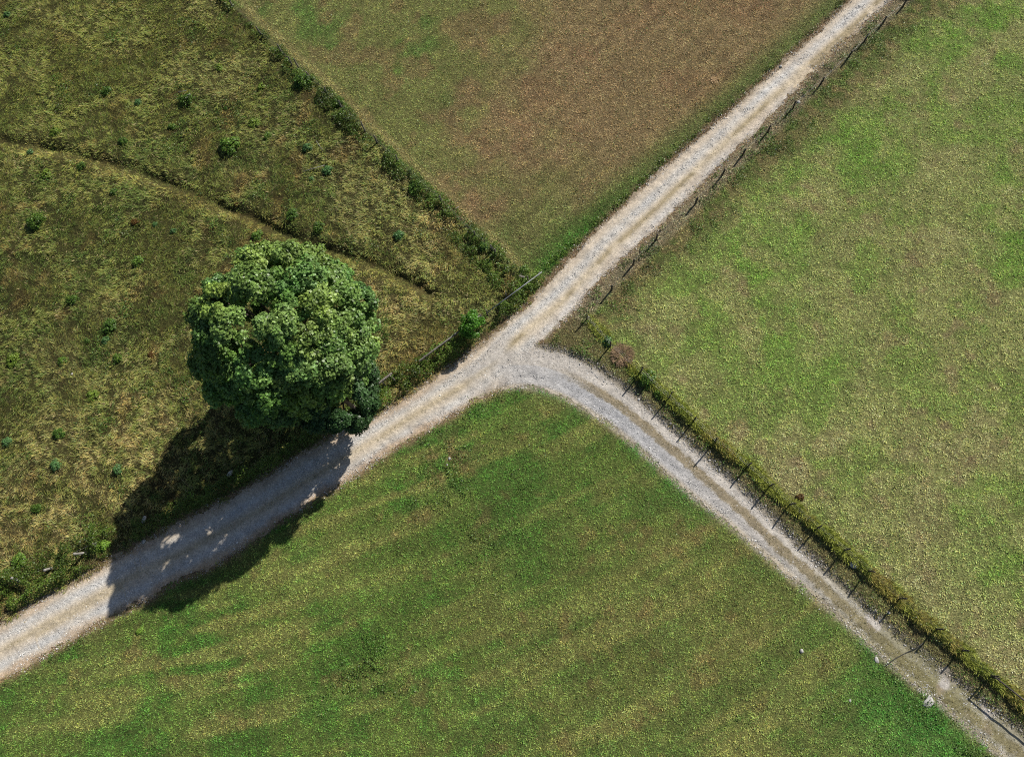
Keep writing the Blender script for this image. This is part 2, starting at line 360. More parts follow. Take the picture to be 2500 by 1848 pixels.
i0, i1 = np.searchsorted(gx, (-50.01, 38.01)); j0, j1 = np.searchsorted(gy, (-14.01, 52.01))
GZ = z.reshape(ny, nx)[j0:j1, i0:i1]; PG = Plan(-50, -50+.2*GZ.shape[1]-.1, -14, -14+.2*GZ.shape[0]-.1, .2)
def gz(x, y): return PG.get(GZ, np.asarray(x, float), np.asarray(y, float))

# ------------------------------------------------------------------ the two gravel tracks
def road_colour(x, y, sm, sb):
    n2 = fbm(x, y, 1.6, 3, 70); n3 = fbm(x, y, .35, 3, 74)
    dc = g(A_mc, x, y); ad = np.abs(dc); w = .12*(fbm(x, y, 3, 2, 77)-.5)
    cream, grey, pink = pal(198, 182, 150)*.95, pal(192, 190, 186), pal(190, 164, 134)*.85
    lowr = ss(at(1150, 850)[0]+2, at(1150, 850)[0]-3, x)
    base = np.broadcast_to(pal(196, 184, 166), (len(x), 3))
    c = mixc(base, np.broadcast_to(grey, base.shape), np.exp(-((ad-.78+w)/.34)**2)*(.75+.5*(n2-.3)))
    c = mixc(c, np.broadcast_to(pal(206, 204, 200), base.shape), np.exp(-((dc+.8+w)/.30)**2)*(1-lowr)*ss(.3, .6, n2)*.7)
    c = mixc(c, np.broadcast_to(cream, base.shape), np.exp(-((dc-.1+w)/.22)**2)*.45)
    c = mixc(c, np.broadcast_to(pink, base.shape), ss(.75, .1, sm+.5*(n2-.5))*(.25+.55*lowr)*np.where(g(A_mc, x, y)*g(A_sm, x, y) > 0, .7, 1))
    c = mixc(c, np.broadcast_to(pal(132, 116, 92), base.shape), ss(.25, .0, sm+.2*(n3-.5))*.6)
    c = c*(1+.16*(fbm(x, y, .5, 3, 79)-.5))[:, None]
    c = mixc(c, np.broadcast_to(pal(142, 128, 96), base.shape), np.exp(-((dc-.05+w)/.20)**2)*(1-.55*lowr)*ss(.35, .55, fbm(x, y, 2.2, 2, 81))*.7)
    # side track
    b = g(A_bc, x, y); ab = np.abs(b); g2 = np.broadcast_to(pal(180, 174, 166), base.shape)
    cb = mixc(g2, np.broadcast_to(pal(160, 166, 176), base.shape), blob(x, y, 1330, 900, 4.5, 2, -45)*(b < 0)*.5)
    cb = mixc(cb, np.broadcast_to(pal(132, 118, 88), base.shape), ss(.38, .2, ab+.2*(n3-.5))*.8*ss(0, 1, (x-BC[4, 0])/4))
    cb = mixc(cb, np.broadcast_to(pal(150, 136, 110), base.shape), ss(.4, .05, sb)*.6)
    far = blob(x, y, 2050, 1500, 4.4, 1.6, -40)
    cb = mixc(cb, np.broadcast_to(pal(122, 118, 82), base.shape), far*ss(.3, .5, n2)*.85)
    t = ss(-.5, .9, sb-sm)
    return mixc(c, cb, t)*(.90+.2*n3)[..., None]
def road_piece(name, step, want):
    xs = np.arange(-49.5, 37.5, step); ys = np.arange(-13.5, 51.5, step); X, Y = np.meshgrid(xs, ys); sh = X.shape; x, y = X.ravel(), Y.ravel()
    a_, b_ = g(A_sm, x, y), g(A_sb, x, y); k = np.flatnonzero(np.maximum(a_, b_) > -.6); xi, yi = x[k], y[k]
    jit = .36*(fbm(xi, yi, .9, 3, 80)-.5)+.2*(fbm(xi, yi, .22, 2, 84)-.5)
    bare = .0
    main = a_[k]+jit > 0; bra = (b_[k]+jit*.9-bare > 0) & ~main
    keep = np.zeros(len(x), bool); keep[k] = main if want == 0 else bra
    r, c = np.nonzero(keep.reshape(sh)[:-1, :-1]); w = sh[1]; i0 = r*w+c
    Q = np.stack([i0, i0+1, i0+w+1, i0+w], -1); used, inv = np.unique(Q, return_inverse=True); Q = inv.reshape(-1, 4)
    xu, yu = x[used], y[used]; xu = xu+(vn(xu, yu, step*.8, 9)-.5)*step*.6; yu = yu+(vn(xu, yu, step*.8, 10)-.5)*step*.6
    a2, b2 = g(A_sm, xu, yu), g(A_sb, xu, yu)
    z = gz(xu, yu)+.010+.016*np.clip(fbm(xu, yu, .2, 3, 90)-.3, 0, 1)
    dc = np.abs(np.abs(g(A_mc, xu, yu))-.75); db = np.abs(np.abs(g(A_bc, xu, yu))-.8)
    z = z+.035*(1-np.exp(-(dc/.28)**2))*ss(.05, .5, a2)*(want == 0)+.03*(1-np.exp(-(db/.28)**2))*ss(.05, .5, b2)*(want == 1)
    link(name, poly_mesh(name, np.stack([xu, yu, z], -1), Q, road_colour(xu, yu, a2, b2), True), M_road, kind='structure')
road_piece('road', .06, 0)
road_piece('side_road', .06, 1)

# ------------------------------------------------------------------ loose stones on and beside the tracks
def scatter(x0, x1, y0, y1, dens, seed):
    rg = np.random.default_rng(seed); n = int((x1-x0)*(y1-y0)*dens)
    x = rg.uniform(x0, x1, n); y = rg.uniform(y0, y1, n); k = seen(x, y); return x[k], y[k], rg
OCT = np.array([(1,0,0),(0,1,0),(-1,0,0),(0,-1,0),(0,0,1),(0,0,-1)], float)
OF = np.array([(0,1,4),(1,2,4),(2,3,4),(3,0,4)])
x, y, rg = scatter(-50, 38, -14, 52, 170, 31)
sm, sb = g(A_sm, x, y), g(A_sb, x, y); sd = np.maximum(sm, sb); k = sd > -.45; x, y, sm, sb, sd = x[k], y[k], sm[k], sb[k], sd[k]
pr = ss(-.45, .1, sd)*(.25+.9*ss(.4, .75, fbm(x, y, 1.0, 3, 95)))
k = rg.random(len(x)) < pr*.8; x, y, sm, sb = x[k], y[k], sm[k], sb[k]
n = len(x); r = .014+.030*rg.random(n)**2.5; r[rg.random(n) < .02] *= 1.8
th = rg.uniform(0, 6.28, n); P = OCT[None]*(1+.35*rg.normal(size=(n, 6, 1)))*r[:, None, None]*np.array([1.2, .85, .55])
c_, s_ = np.cos(th)[:, None], np.sin(th)[:, None]
Pz = gz(x, y)+.035
V = np.stack([P[..., 0]*c_-P[..., 1]*s_+x[:, None], P[..., 0]*s_+P[..., 1]*c_+y[:, None], P[..., 2]+Pz[:, None]], -1)
T = V[:, OF].reshape(-1, 3, 3)
pc = mixc(road_colour(x, y, sm, sb), np.broadcast_to(pal(224, 222, 218), (n, 3)), rg.random(n)**.6)*(.62+.6*rg.random(n))[:, None]
link('gravel', quads_mesh('gravel', T, np.repeat(pc, 4, 0), 3), M_pebble, kind='stuff', label='loose pale crushed stone strewn over both tracks', category='gravel')

# ------------------------------------------------------------------ grass
def blades(name, x, y, z, L, W, az, tilt, colr, mat, **props):
    """one kite-shaped blade per point; az = heading it leans to, tilt from vertical"""
    rg = np.random.default_rng(len(x)); n = len(x)
    d = np.stack([np.cos(az)*np.sin(tilt), np.sin(az)*np.sin(tilt), np.cos(tilt)], -1)
    fa = az+math.pi/2+rg.normal(0, .7, n)
    s = np.stack([np.cos(fa), np.sin(fa), np.zeros(n)], -1)*(W/2)[:, None]
    b = np.stack([x, y, z-.01], -1); mid = b+d*(L*.5)[:, None]
    dr = d.copy(); dr[:, 2] -= .35; tip = mid+dr*(L*.5)[:, None]
    V = np.stack([b, mid+s, tip, mid-s], 1)
    return link(name, quads_mesh(name, V, colr), mat, **props)
def grass_layer(name, regs, dens, seed, Lr, Wr, tiltr, clump, label, cat='grass', flow=None, extra=None, straw=.06, contrast=1.0, gain=1.0):
    x, y, rg = scatter(-50, 38, -14, 52, dens, seed)
    reg = g(A_reg, x, y, True); k = np.isin(reg, regs); x, y, reg = x[k], y[k], reg[k]
    q = fbm(x, y, clump, 2, seed+3); k = rg.random(len(x)) < .25+1.0*ss(.34, .56, q)
    x, y, q, reg = x[k], y[k], q[k], reg[k]
    sd = np.maximum(g(A_sm, x, y), g(A_sb, x, y))
    edge = .3*(fbm(x, y, .9, 3, 80)-.5)+.4*(fbm(x, y, .3, 2, 101)-.5)
    p = ss(.22, -.25, sd+edge)
    if extra is not None: p = p*extra(x, y, sd, reg)
    k = rg.random(len(x)) < p; x, y, q = x[k], y[k], q[k]
    n = len(x); u = rg.random(n)
    c = g(PC, x, y)*GRASS_GAIN*gain
    c = c*(1+contrast*((ss(.3, .75, q)-.5)*.5+(u-.5)*.75+(fbm(x, y, .3, 2, seed+9)-.5)*.5))[:, None]
    c[:, 0] *= 1+.13*rg.normal(size=n); c[:, 2] *= 1+.12*rg.normal(size=n)
    k = rg.random(n) < straw; c[k] = pal(186, 170, 124)*(1+.2*rg.normal(size=(k.sum(), 1)))
    L = rg.uniform(*Lr, n)*(.6+.8*q); W = rg.uniform(*Wr, n)
    az = rg.uniform(0, 6.28, n) if flow is None else flow(x, y)+rg.normal(0, .8, n)
    tilt = rg.uniform(*tiltr, n)
    L *= 1-.6*np.exp(-(g(A_dT, x, y)/.4)**2)
    print(name, n)
    blades(name, x, y, gz(x, y), L, W, az, tilt, np.clip(c, .004, .8), M_grass, kind='stuff', label=label, category=cat)
GRASS_GAIN = 1.9
nohedge = lambda x, y, sd, reg: ss(.1, .5, g(A_dF, x, y))
grass_layer('stubble_grass', [1], 420, 200, (.06, .13), (.026, .046), (.5, 1.35), .15, 'short cut brown and green grass of the upper field', extra=nohedge, straw=.04, contrast=.95, gain=1.18)
def verge_thin(x, y, sd, reg):
    return 1.0
grass_layer('pasture_grass', [2], 430, 210, (.06, .14), (.026, .048), (.5, 1.35), .17, 'bright patchy grass of the right-hand pasture', extra=verge_thin, straw=.02, contrast=.9, gain=1.3)
grass_layer('hay_field_grass', [3], 440, 220, (.06, .13), (.024, .044), (.5, 1.35), .15, 'short green grass of the lower hay field', straw=.012, contrast=.85, gain=1.18)
def flowf(x, y): return 2.4*math.pi*fbm(x, y, 4.5, 2, 115)+.5
grass_layer('meadow_grass', [0], 330, 230, (.14, .36), (.02, .042), (.8, 1.4), .26, 'long tangled olive grass of the rough meadow', flow=flowf, straw=.06, contrast=1.2, gain=1.02)

# weeds growing down the middle and along the rims of the tracks
x, y, rg = scatter(-50, 38, -14, 52, 260, 240)
sm, sb = g(A_sm, x, y), g(A_sb, x, y); k = np.maximum(sm, sb) > -.1; x, y, sm, sb = x[k], y[k], sm[k], sb[k]
q = fbm(x, y, .28, 2, 121); q2 = fbm(x, y, 1.4, 2, 125)
dm, db = np.abs(g(A_mc, x, y)), np.abs(g(A_bc, x, y)); u_, v_ = proj(x, y)
pm = ss(.32, .08, dm)*ss(.46, .58, q)*ss(.3, .55, q2)*(sm > .4)*.9*((u_ > 1560) | (u_ < 1120) | (q2 > .5))
pb = (ss(.46, .2, db)*ss(.34, .52, q)+.30*blob(x, y, 2060, 1490, 3.4, 1.6, -40)*ss(.3, .6, q2))*(sb > .1)*(sm < .0)*ss(1150*1.1186, 1330*1.1186, u_)
pe = ss(.35, .0, np.maximum(sm, sb))*ss(.5, .62, q)*.35
k = rg.random(len(x)) < np.clip(np.maximum(np.maximum(pm, pb), pe), 0, 1); x, y = x[k], y[k]; n = len(x)
c = mixc(np.broadcast_to(pal(92, 94, 52), (n, 3)), np.broadcast_to(pal(140, 126, 86), (n, 3)), rg.random(n))*(.7+.9*rg.random(n))[:, None]
blades('track_weeds', x, y, gz(x, y)+.03, rg.uniform(.05, .12, n), rg.uniform(.025, .05, n), rg.uniform(0, 6.28, n), rg.uniform(.6, 1.4, n), c, M_grass,
       kind='stuff', label='dry sparse weeds along the middle and rims of the gravel tracks', category='weeds')

# ------------------------------------------------------------------ leafy growth: brambles, hedge bank, weeds
def leaves(name, x, y, h, size, colr, mat=None, parent=None, flat=.9, z0=None, hw=None, **props):
    """leaf-sized kites on top of a low mound of height h above the ground"""
    rg = np.random.default_rng(len(x)+5); n = len(x)
    z = (gz(x, y) if z0 is None else z0)+h
    nrm = rg.normal(size=(n, 3))*flat; nrm[:, 2] = np.abs(nrm[:, 2])+.9; nrm /= np.linalg.norm(nrm, axis=1)[:, None]
    if hw is not None: nrm = hw+nrm*.7; nrm /= np.linalg.norm(nrm, axis=1)[:, None]
    t = np.cross(nrm, rg.normal(size=(n, 3))); t /= np.linalg.norm(t, axis=1)[:, None]; b = np.cross(nrm, t)
    s = size[:, None]; c = np.stack([x, y, z], -1); fold = nrm*s*.12
    V = np.stack([c-t*s*.5, c+b*s*.36+fold, c+t*s*.5-fold, c-b*s*.36+fold], 1)
    return link(name, quads_mesh(name, V, colr), mat or M_leaf, parent, **props)
GREEN_DARK, GREEN_MID, GREEN_YEL, GREEN_BLUE, RUST = lin((62, 92, 34)), lin((92, 128, 46)), lin((132, 146, 56)), lin((78, 116, 74)), lin((128, 86, 44))
def tones(n, rg, wts):
    P = np.array([GREEN_DARK, GREEN_MID, GREEN_YEL, GREEN_BLUE, RUST]); w = rg.dirichlet(np.array(wts)*2.2+1e-3, n)
    return (w@P)*(.55+.9*rg.random(n))[:, None]
def strip(name, dens, seed, dfun, hfun, size, wts, label, cat):
    x, y, rg = scatter(-50, 38, -14, 52, dens, seed)
    d = dfun(x, y); k = rg.random(len(x)) < d; x, y = x[k], y[k]; n = len(x)
    hh = np.maximum(hfun(x, y), .02); z = hh-np.minimum(rg.exponential(.10, n), hh)
    q = fbm(x, y, 1.5, 2, seed+2)
    c = tones(n, rg, wts)*(.6+.8*q)[:, None]
    print(name, n)
    leaves(name, x, y, z, rg.uniform(*size, n), c, kind='stuff', label=label, category=cat)
def along(x, y, A0, pts, k=1.0):
    """0..1 weight from a list of (px x, weight) along a line, by photo x"""
    u, v = proj(x, y); xs, ws = zip(*pts); return np.interp(u/k, xs, ws)
# brambles along the old fence between the meadow and the upper field
def dF1(x, y):
    s_ = g(A_sF, x, y); w = along(x, y, None, [(520, .55), (640, .6), (700, .9), (760, 1.3), (860, 1.1), (960, 1.2), (1060, 1.2), (1150, 1.9), (1300, 2.4)])
    # s_ is positive on the field side
    q = fbm(x, y, 1.1, 3, 300); side = np.where(s_*SGN > 0, ss(.75, .25, np.abs(s_)/(.35+.35*w)), ss(1.25, .55, np.abs(s_)/(w*.85)))
    return side*ss(.30, .52, q)*ss(.1, -.3, np.maximum(g(A_sm, x, y), g(A_sb, x, y)))*(g(A_mc, x, y) > 0)*ss(-11.9, -10.9, -y)*0+side*ss(.30, .52, q)*ss(-.5, -1.0, g(A_sm, x, y))*(g(A_mc, x, y) > 0)
_p = at(900, 200); SGN = float(np.sign(g(A_sF, np.array([_p[0]]), np.array([_p[1]]))[0]))
strip('brambles', 620, 300, dF1, lambda x, y: .12+.42*ss(.3, .75, fbm(x, y, 1.1, 3, 300))*ss(1.9, .2, g(A_dF, x, y)), (.06, .11), (3.2, 3.4, 1.4, .3, .25), 'dark green brambles overgrowing the old fence beside the rough meadow', 'brambles')
# overgrown strip on the meadow side of the main track
def dR(x, y):
    d = g(A_dN, x, y); out = (g(A_sm, x, y) < 0) & (g(A_mc, x, y) > 0)
    w = along(x, y, None, [(-60, 2.6), (230, 2.2), (330, 1.1), (560, .8), (830, 1.0), (900, 1.7), (1100, 1.5), (1260, 1.5), (1330, .8), (1420, .25), (2300, .12)])
    return out*ss(w+.35, w-.25, d+.5*(fbm(x, y, .8, 2, 310)-.5))*ss(.05, .22, d)*ss(.22, .42, fbm(x, y, .9, 3, 314))
strip('roadside_brambles', 620, 310, dR, lambda x, y: ss(.0, .5, g(A_dN, x, y))*(.2+.65*ss(.25, .75, fbm(x, y, .9, 3, 314)))*along(x, y, None, [(-60, 1), (1250, 1), (1400, .35), (2300, .3)]), (.06, .11), (3.2, 3.6, 1.6, .2, .5), 'low leafy brambles lining the meadow side of the main track', 'brambles')
# grassy bank with leaves under the fence of the side track
def hb(x, y):
    s_ = g(A_dH, x, y)+.16*(fbm(x, y, 1.0, 2, 321)-.5)*2; u, v = proj(x, y)
    return ss(.46, .2, s_)*ss(1425, 1450, u)*(.45+.55*ss(1490, 1560, u))*(1-.9*blob(x, y, 1500, 850, .6, 1, 0, 1))
def hbh(x, y): return hb(x, y)*(.14+.30*ss(.2, .8, fbm(x, y, 1.2, 3, 323)))
strip('hedge_bank_leaves', 700, 320, lambda x, y: hb(x, y)*ss(.35, .62, fbm(x, y, 1.2, 3, 323)), hbh, (.05, .09), (1.0, 3.6, 4.0, .1, .25), 'leafy hedge plants on the bank under the side-track fence', 'hedge')
x, y, rg = scatter(-50, 38, -14, 52, 620, 330); k = rg.random(len(x)) < hb(x, y)*1.3; x, y = x[k], y[k]; n = len(x)
c = mixc(np.broadcast_to(lin((150, 158, 70)), (n, 3)), np.broadcast_to(lin((164, 146, 82)), (n, 3)), ss(.52, .82, fbm(x, y, 1.6, 2, 333))*rg.random(n)**.5)*(.6+.8*rg.random(n))[:, None]
hz = math.atan2(H3[-2][1]-H3[0][1], H3[-2][0]-H3[0][0])
blades('hedge_bank_grass', x, y, gz(x, y)+hbh(x, y)*.75, rg.uniform(.18, .36, n), rg.uniform(.025, .045, n), hz+np.where(rg.random(n) < .5, 0, .9)+rg.normal(0, .8, n), rg.uniform(.4, 1.3, n), c, M_grass,
       kind='stuff', label='uncut yellow-green grass on the bank under the side-track fence', category='grass')
# leafy weeds: lush patches in the fields and along the rough strip by the upper track
def dW(x, y):
    q = fbm(x, y, .7, 3, 340); reg = g(A_reg, x, y, True); out = ss(.0, -.3, np.maximum(g(A_sm, x, y), g(A_sb, x, y)))
    lush = np.clip(blob(x, y, 885, 1640, 1.6, 1.4, 40, 1)+.8*blob(x, y, 935, 1560, .9, 1, 0, 1)+.9*blob(x, y, 1085, 1165, 1.7, 1.2, 80, 1)+.6*blob(x, y, 1170, 1330, 1.0, 1, 0, 1)+.5*blob(x, y, 1280, 1170, 1.0, 1, 0, 1)+.7*blob(x, y, 2350, 1775, 2.6, 1.6, -20, 1), 0, 1)
    rough = .75*(reg == 2)*ss(4.2, .8, g(A_dS, x, y)+1.6*(fbm(x, y, 2, 2, 344)-.5))
    mea = .6*(reg == 0)*ss(.62, .78, fbm(x, y, 2.4, 3, 347))
    rim = .45*(reg == 3)*ss(1.3, .2, np.minimum(g(A_dS, x, y), 9))
    vg = .55*(reg == 2)*(g(A_dB, x, y) < 1.2)*ss(.1, .5, g(A_dH, x, y))*along(x, y, None, [(1300, 1), (1750, .7), (2000, .3)])
    return out*np.clip(lush*ss(.35, .55, q)+(rough+mea+rim+vg)*ss(.5, .62, q)+.10*(reg != 0)*ss(.70, .76, q), 0, 1)
strip('leafy_weeds', 330, 340, dW, lambda x, y: .05+.16*ss(.4, .8, fbm(x, y, .7, 3, 340)), (.05, .10), (3, 4, .8, 1.2, .15), 'patches of low leafy weeds scattered through the grass', 'weeds')
# small white flower heads on the verge by the junction
cx_ = at(1480, 905); rg = np.random.default_rng(8); n = 70
x = cx_[0]+rg.normal(0, .9, n); y = cx_[1]+rg.normal(0, .55, n)-.5*(x-cx_[0]); k = np.maximum(g(A_sm, x, y), g(A_sb, x, y)) < -.15; x, y = x[k], y[k]; n = len(x)
leaves('wild_flowers', x, y, np.full(n, .16), rg.uniform(.03, .06, n), np.broadcast_to(np.array([.6, .6, .55]), (n, 3)), kind='stuff', label='tiny white wild flowers on the verge by the junction', category='flowers')

# ------------------------------------------------------------------ trees
def crown_mesh(name, rad, nclus, per, leaf, crad, seed, cols, flat=-.45, shape=None, inner=.2, lobes=0, lobr=.3):
    """foliage: big lobes on an uneven ellipsoid, leaf clusters on the lobes, leaves on the clusters"""
    rg = np.random.default_rng(seed); rad = np.array(rad, float)
    def dirs(n, lo):
        d = rg.normal(size=(n*6, 3)); d /= np.linalg.norm(d, axis=1)[:, None]; return d[d[:, 2] > lo][:n]
    if lobes:
        # spread the lobes evenly by dart throwing
        cand = dirs(lobes*8, flat); L_ = [cand[0]]
        for c in cand[1:]:
            if len(L_) < lobes and min(np.linalg.norm(c-l) for l in L_) > 2.9/math.sqrt(lobes): L_.append(c)
        ld = np.array(L_); lr = rg.uniform(.76, .95, len(ld))
        if shape is not None: lr = lr*shape(ld)
        li = rg.integers(0, len(ld), nclus); d2 = rg.normal(size=(nclus, 3)); d2 /= np.linalg.norm(d2, axis=1)[:, None]
        flip = (d2*ld[li]).sum(1) < -.25; d2[flip] *= -1; up = d2[:, 2] < -.5; d2[up, 2] *= -1
        lsz = rg.uniform(.75, 1.25, len(ld))*lobr
        cc = (ld*lr[:, None])[li]*rad + d2*(lsz[li]*rad.mean())[:, None]*rg.uniform(.75, 1.05, nclus)[:, None]
        d = d2*.6+ld[li]*.5; d /= np.linalg.norm(d, axis=1)[:, None]
        tint = rg.uniform(.8, 1.25, len(ld))[li]; wl = rg.dirichlet(np.ones(len(cols))*.8, len(ld))[li]
    else:
        d = dirs(nclus, flat); nclus = len(d)
        lob = .74+.40*(vn(d[:, 0]*2+5, d[:, 1]*2+d[:, 2]*1.7+5, .55, seed+2))
        rr = np.where(rg.random(nclus) < inner, rg.uniform(.45, .8, nclus), 1.0)*rg.uniform(.86, 1.04, nclus)
        cc = d*(lob*rr)[:, None]*rad; tint = np.ones(nclus); wl = rg.dirichlet(np.ones(len(cols)), nclus)
    v = rg.normal(size=(nclus, per, 3)); v /= np.linalg.norm(v, axis=2)[..., None]
    v[..., 2] = np.where(v[..., 2] < -.2, -v[..., 2], v[..., 2])
    cr = rg.uniform(.6, 1.2, nclus)*crad
    pos = cc[:, None]+(v+d[:, None]*.25)*(cr[:, None]*rg.uniform(.35, 1.0, (nclus, per))**.6)[..., None]*np.array([1, 1, .72])
    P = pos.reshape(-1, 3); hw = (v*.9+d[:, None]*.4+np.array([0, 0, .55])).reshape(-1, 3); hw /= np.linalg.norm(hw, axis=1)[:, None]
    n = len(P); w = .6*wl+.4*rg.dirichlet(np.ones(len(cols)), nclus); base = w@np.array(cols)
    C = np.repeat(base*(tint*(.85+.3*rg.random(nclus)))[:, None], per, 0)*(.6+.8*rg.random(n))[:, None]
    s = rg.uniform(.7, 1.2, n)*leaf
    nrm = hw+rg.normal(size=(n, 3))*.42; nrm /= np.linalg.norm(nrm, axis=1)[:, None]
    t = np.cross(nrm, rg.normal(size=(n, 3))); t /= np.linalg.norm(t, axis=1)[:, None]; b = np.cross(nrm, t); s = s[:, None]; f = nrm*s*.12
    V = np.stack([P-t*s*.5, P+b*s*.42+f, P+t*s*.5-f, P-b*s*.42+f], 1)
    return V, C, cc
def tree(name, x, y, cz, rad, nclus, per, leaf, crad, seed, cols, label, r0, cat='tree', off=(0, 0), **kw):
    z = float(gz(np.array([x]), np.array([y]))[0]); rt = root(name, (x, y, z), label, cat)
    V, C, cc = crown_mesh(name, rad, nclus, per, leaf, crad, seed, cols, **kw); V = V+np.array([off[0], off[1], cz])
    link('crown', quads_mesh('crown', V, C), M_leaf, rt)
    rg = random.Random(seed); top = np.array([off[0]*.8, off[1]*.8, cz+rad[2]*.3])
    parts = [tube([(0, 0, -.2), (0, 0, .3), (off[0]*.2, off[1]*.2, top[2]*.4), tuple(top)], [r0*1.35, r0, r0*.75, r0*.25], 10, True, .05, seed)]
    idx = np.random.default_rng(seed).choice(len(cc), min(16, len(cc)), False)
    for i in idx:
        e_ = cc[i]*.92+np.array([off[0], off[1], cz]); f_ = .25+.5*rg.random(); st = top*f_*[1, 1, 1]; m = (st+e_)/2+np.array([0, 0, .3])
        parts.append(tube([tuple(st), tuple(m), tuple(e_)], [r0*.42, r0*.26, r0*.07], 7, True, .05, seed))
    Vt, Qt = join(parts); link('trunk', poly_mesh('trunk', Vt, Qt, None, True), M_bark, rt)
    return rt
c3 = at(712, 826, 7.2)
mcols = [lin((128, 164, 98))*.9, lin((104, 150, 62))*.9, lin((160, 178, 84))*.9, lin((82, 126, 68))*.85]
def mshape(d):
    a_ = np.arctan2(d[:, 1], d[:, 0]); return 1+.07*np.cos(a_-2.7)+.10*np.exp(-((a_+2.4)/.6)**2)
tree('maple_tree', c3[0], c3[1], 7.1, (4.45, 4.45, 5.1), 1900, 95, .17, .42, 3, mcols, 'large round bright green maple tree standing in the rough meadow', .30, shape=mshape, flat=-.85, lobes=95, lobr=.20)
c4 = at(815, 955, 4.4)
dcols = [lin((78, 114, 62))*.62, lin((60, 96, 50))*.62, lin((92, 126, 76))*.62]
tree('small_leaved_tree', c4[0], c4[1], 4.6, (2.3, 2.3, 3.7), 560, 120, .13, .32, 5, dcols, 'darker bluish-green tree tucked against the maple on its road side', .16, flat=-.8, lobes=34, lobr=.22)
c5 = at(1151, 797, 1.1)
bcols = [lin((96, 160, 44))*.72, lin((118, 176, 58))*.72, lin((70, 124, 38))*.72]
tree('bright_bush', c5[0], c5[1], 1.25, (.72, .72, .75), 46, 90, .10, .26, 8, bcols, 'bright lime-green bush beside the wooden rail fence', .04, 'bush', flat=-.7)
p_ = at(2046, 42); L_ = 3.1/math.tan(math.radians(SUN_EL)); q_ = (p_[0]+L_*math.cos(math.radians(SUN_AZ)), p_[1]+L_*math.sin(math.radians(SUN_AZ)))

# ------------------------------------------------------------------ shrubs dotted through the meadow
def shrub_mesh(name, seed, wts, gain=1.0, tall=.75):
    V, C, cc = crown_mesh(name, (.72, .72, tall), 34, 30, .17, .33, seed, [GREEN_DARK], flat=-.1)
    rg = np.random.default_rng(seed); C = tones(len(C), rg, wts)*gain*1.15
    V[..., 2] += .12; V[..., 2] = np.maximum(V[..., 2], .0)
    me = quads_mesh(name, V, C); me.materials.append(M_leaf); return me
SH = {'dark': [shrub_mesh('shrub', 21, (5, 3, .5, .5, .1)), shrub_mesh('shrub', 22, (5, 2.5, .8, .3, .2))],
      'mid': [shrub_mesh('shrub', 23, (2, 4, 1.5, .5, .1), 1.1), shrub_mesh('shrub', 24, (2, 4, 1, .5, .1), 1.1)],
      'yellow': [shrub_mesh('shrub', 25, (1, 3, 4, .2, .2), 1.1, .6)],
      'blue': [shrub_mesh('shrub', 26, (1, 1, .2, 5, .1), 1.25), shrub_mesh('shrub', 27, (1.5, 1, .3, 5, .1), 1.15)],
      'bright': [shrub_mesh('shrub', 28, (.3, 5, 2, .3, .0), 1.5)],
      'brown': [shrub_mesh('shrub', 29, (.6, .3, .2, .2, 5), .7, .4)]}
